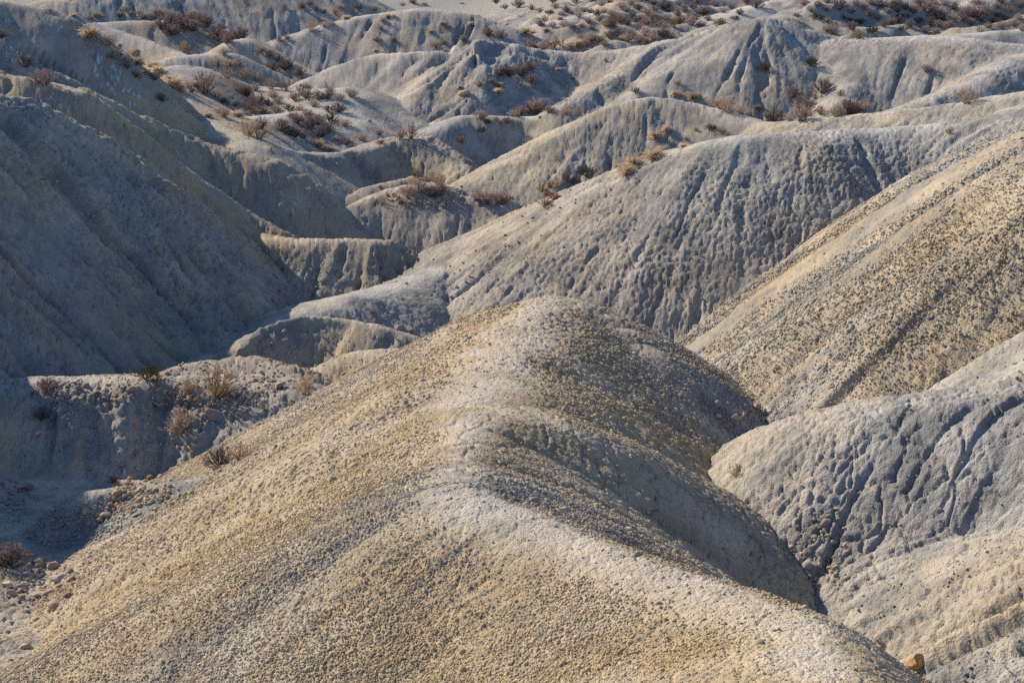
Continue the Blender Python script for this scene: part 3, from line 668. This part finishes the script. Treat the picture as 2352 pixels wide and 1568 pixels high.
stones('on the low spur of the central hill', 'w935,653,9')
stones('on the face of the saddle-crested hill', 't775,381,10 t750,394,7 o753,407,8')
stones('beside the red succulent below the central hill', 'w1263,468,17 t1253,446,11')
stones('projecting from the foot of the pale range', 'y1067,222,28')
stones('on the flat-topped shelf', 't1238,272,11')
stones('at the tip of the rubble bench', 't751,908,15 g715,838,12 g700,836,10 g725,842,8')
SZ = [(s_[4], s_[3]) for s_ in SL]; srank = {}
for zk in dict.fromkeys(SZ):
    s_ = sorted((i for i in range(len(SL)) if SZ[i] == zk), key=lambda i: SL[i][0])
    for n_, i in enumerate(s_): srank[i] = (n_+1, len(s_))
hits = sight([(p_[0], p_[1]-p_[2]*.12) for p_ in SL])
for i, ((u_, v_, w_, c, zone), h_) in enumerate(zip(SL, hits)):
    random.seed(5000+i); n_, tot = srank[i]
    s_ = w_/FL*h_[3]*1.08
    big = 'large ' if w_ >= 26 else ('small ' if w_ < 13 else '')
    lab = big+SN[c]+' stone'+(' '+zone if tot == 1 else ', '+ordinal(n_)+' from left '+zone)
    o = link('boulder' if s_ > .3 else 'stone', random.choice(SM[c])); o.location = (h_[0], h_[1], h_[2]+s_*.12)
    o.scale = (s_*random.uniform(.95,1.2), s_*random.uniform(.8,1.0), s_*random.uniform(.75,1.1)); o.rotation_euler = (random.uniform(-.35,.35), random.uniform(-.35,.35), random.uniform(0,6.28))
    o['label'] = lab; o['category'] = 'boulder' if s_ > .3 else 'stone'; o['group'] = 'stones '+zone
print('stones', len(SL), time.time()-T0)
# ---------------------------------------------------------------- loose crumbs and gravel that nobody could count
def crumbs(name, pts, size, cols, mat, label, seed, detail=2, rough=.45):
    me = bpy.data.meshes.new(name); me.vertices.add(len(pts)); me.vertices.foreach_set('co', pts.astype(f32).ravel())
    a = me.attributes.new('size', 'FLOAT_VECTOR', 'POINT'); a.data.foreach_set('vector', size.astype(f32).ravel())
    a = me.attributes.new('tint', 'FLOAT_COLOR', 'POINT'); a.data.foreach_set('color', np.concatenate([cols, np.ones((len(cols),1))], 1).astype(f32).ravel())
    ob = link(name, me); ob['kind'] = 'stuff'; ob['label'] = label
    g = bpy.data.node_groups.new(name+'_scatter', 'GeometryNodeTree')
    g.interface.new_socket('Geometry', in_out='INPUT', socket_type='NodeSocketGeometry'); g.interface.new_socket('Geometry', in_out='OUTPUT', socket_type='NodeSocketGeometry')
    N = g.nodes; L = g.links
    gi = N.new('NodeGroupInput'); go = N.new('NodeGroupOutput')
    ip = N.new('GeometryNodeInstanceOnPoints'); ico = N.new('GeometryNodeMeshIcoSphere'); ico.inputs['Radius'].default_value = 1.0; ico.inputs['Subdivisions'].default_value = detail
    sp = N.new('GeometryNodeSetPosition'); nz = N.new('ShaderNodeTexNoise'); nz.inputs['Scale'].default_value = 1.3; nz.inputs['Detail'].default_value = 2
    vs = N.new('ShaderNodeVectorMath'); vs.operation = 'SUBTRACT'; vs.inputs[1].default_value = (.5,.5,.5)
    vm = N.new('ShaderNodeVectorMath'); vm.operation = 'SCALE'; vm.inputs['Scale'].default_value = rough*2.4
    L.new(nz.outputs['Color'], vs.inputs[0]); L.new(vs.outputs[0], vm.inputs[0]); L.new(vm.outputs[0], sp.inputs['Offset'])
    L.new(ico.outputs[0], sp.inputs['Geometry'])
    ss = N.new('GeometryNodeSetShadeSmooth'); L.new(sp.outputs[0], ss.inputs[0])
    sm = N.new('GeometryNodeSetMaterial'); sm.inputs['Material'].default_value = mat; L.new(ss.outputs[0], sm.inputs[0])
    na = N.new('GeometryNodeInputNamedAttribute'); na.data_type = 'FLOAT_VECTOR'; na.inputs['Name'].default_value = 'size'
    rv = N.new('FunctionNodeRandomValue'); rv.data_type = 'FLOAT_VECTOR'; rv.inputs[0].default_value = (-.6,-.6,0); rv.inputs[1].default_value = (.6,.6,6.283)
    rv.inputs['Seed'].default_value = seed
    L.new(gi.outputs[0], ip.inputs['Points']); L.new(sm.outputs[0], ip.inputs['Instance']); L.new(na.outputs[0], ip.inputs['Scale']); L.new(rv.outputs[0], ip.inputs['Rotation'])
    L.new(ip.outputs[0], go.inputs[0])
    md = ob.modifiers.new('scatter', 'NODES'); md.node_group = g
    return ob
CRUMB = clay_material('clay_crumb', 'INSTANCER', 0)
rng = np.random.RandomState(7)
CD = np.array([{'foreground_ridge':1.0,'right_slope':.9,'corner_mound':.05,'cracked_mound':.03,'gravel_spur':.5,'central_hill':.02,'toe_lobe':.3,'rubble_bench':.15}.get(n, .04) for n in HNAMES]+[.08])
M_ = 400000
r_ = np.exp(rng.uniform(math.log(8.3), math.log(56), M_*2)); t_ = rng.uniform(-TH*.99, TH*.99, M_*2)
px = r_*np.sin(t_); py = r_*np.cos(t_)
a, b_ = fidx(px, py); c_i, c_j = cidx(px, py)
ow = ownc[np.round(c_i).astype(int), np.round(c_j).astype(int)]
slp = bil(slope, c_i, c_j)
patch = fbm(px*.6, py*.6, 3, 301)
keep = rng.rand(M_*2) < CD[ow]*(.04+.96*sstep(.25, .55, slp))*np.clip(.8+.7*patch, .25, 1)
px, py, a, b_, ow, slp, rk, patch = (q[keep] for q in (px, py, a, b_, ow, slp, r_, patch))
hz = bil(Z3, a, b_)
sz = np.exp(rng.normal(0, .38, len(px)))*rk**.8*.00092*(1+.5*patch)
sz = np.clip(sz, .007, .06)
bigm = rng.rand(len(px)) < .01; sz[bigm] *= 1.7
csh = bil(C_.astype(f32), a, b_); csh = csh*np.minimum(1, .42/csh.max(1, keepdims=True))*(.88+.24*rng.rand(len(px), 1)).astype(f32)
size = np.stack([sz*rng.uniform(.8,1.25,len(px)), sz*rng.uniform(.8,1.25,len(px)), sz*rng.uniform(.65,1.1,len(px))], -1)
crumbs('clay_crumbs', np.stack([px, py, hz+sz*.0], -1), size, csh, CRUMB, 'popcorn crumbs of weathered clay covering the near slopes', 3)
# gravel on the bench, the spur and the gully floors
GZ = [((250,390,1095,1185), 1000, (.41,.31,.20), .026), ((60,230,870,930), 500, (.33,.27,.22), .035), ((230,720,830,960), 1900, (.38,.29,.20), .024), ((0,60,1100,1180), 120, (.30,.26,.23), .05),
      ((0,170,1270,1400), 350, (.33,.26,.20), .035), ((1650,1780,930,990), 300, (.38,.30,.22), .03), ((1790,1960,1140,1420), 700, (.36,.30,.24), .025), ((880,1130,425,480), 500, (.36,.27,.20), .04), ((0,350,820,850), 200, (.3,.26,.23), .035)]
gp, gs, gc = [], [], []
for (u0,u1,v0,v1), n_, col, s0 in GZ:
    uu = rng.uniform(u0, u1, n_); vv = rng.uniform(v0, v1, n_)
    cl = (fbm(uu/30., vv/18., 3, 401) > -.12) & (((uu-(u0+u1)/2)/(u1-u0))**2+((vv-(v0+v1)/2)/(v1-v0))**2 < .26*rng.uniform(.3,1.1,n_))
    for h_ in sight(np.stack([uu, vv], -1)[cl]):
        s_ = s0*math.exp(rng.normal(0, .45)); gp.append((h_[0], h_[1], h_[2]+s_*.25)); gs.append((s_*rng.uniform(.8,1.3), s_*rng.uniform(.8,1.3), s_*rng.uniform(.5,.9))); gc.append(np.array(col)*rng.uniform(.7,1.25))
crumbs('gravel', np.array(gp), np.array(gs), np.array(gc), CRUMB, 'loose angular gravel on the benches and gully floors', 5, 1, .5)
print('all', time.time()-T0)
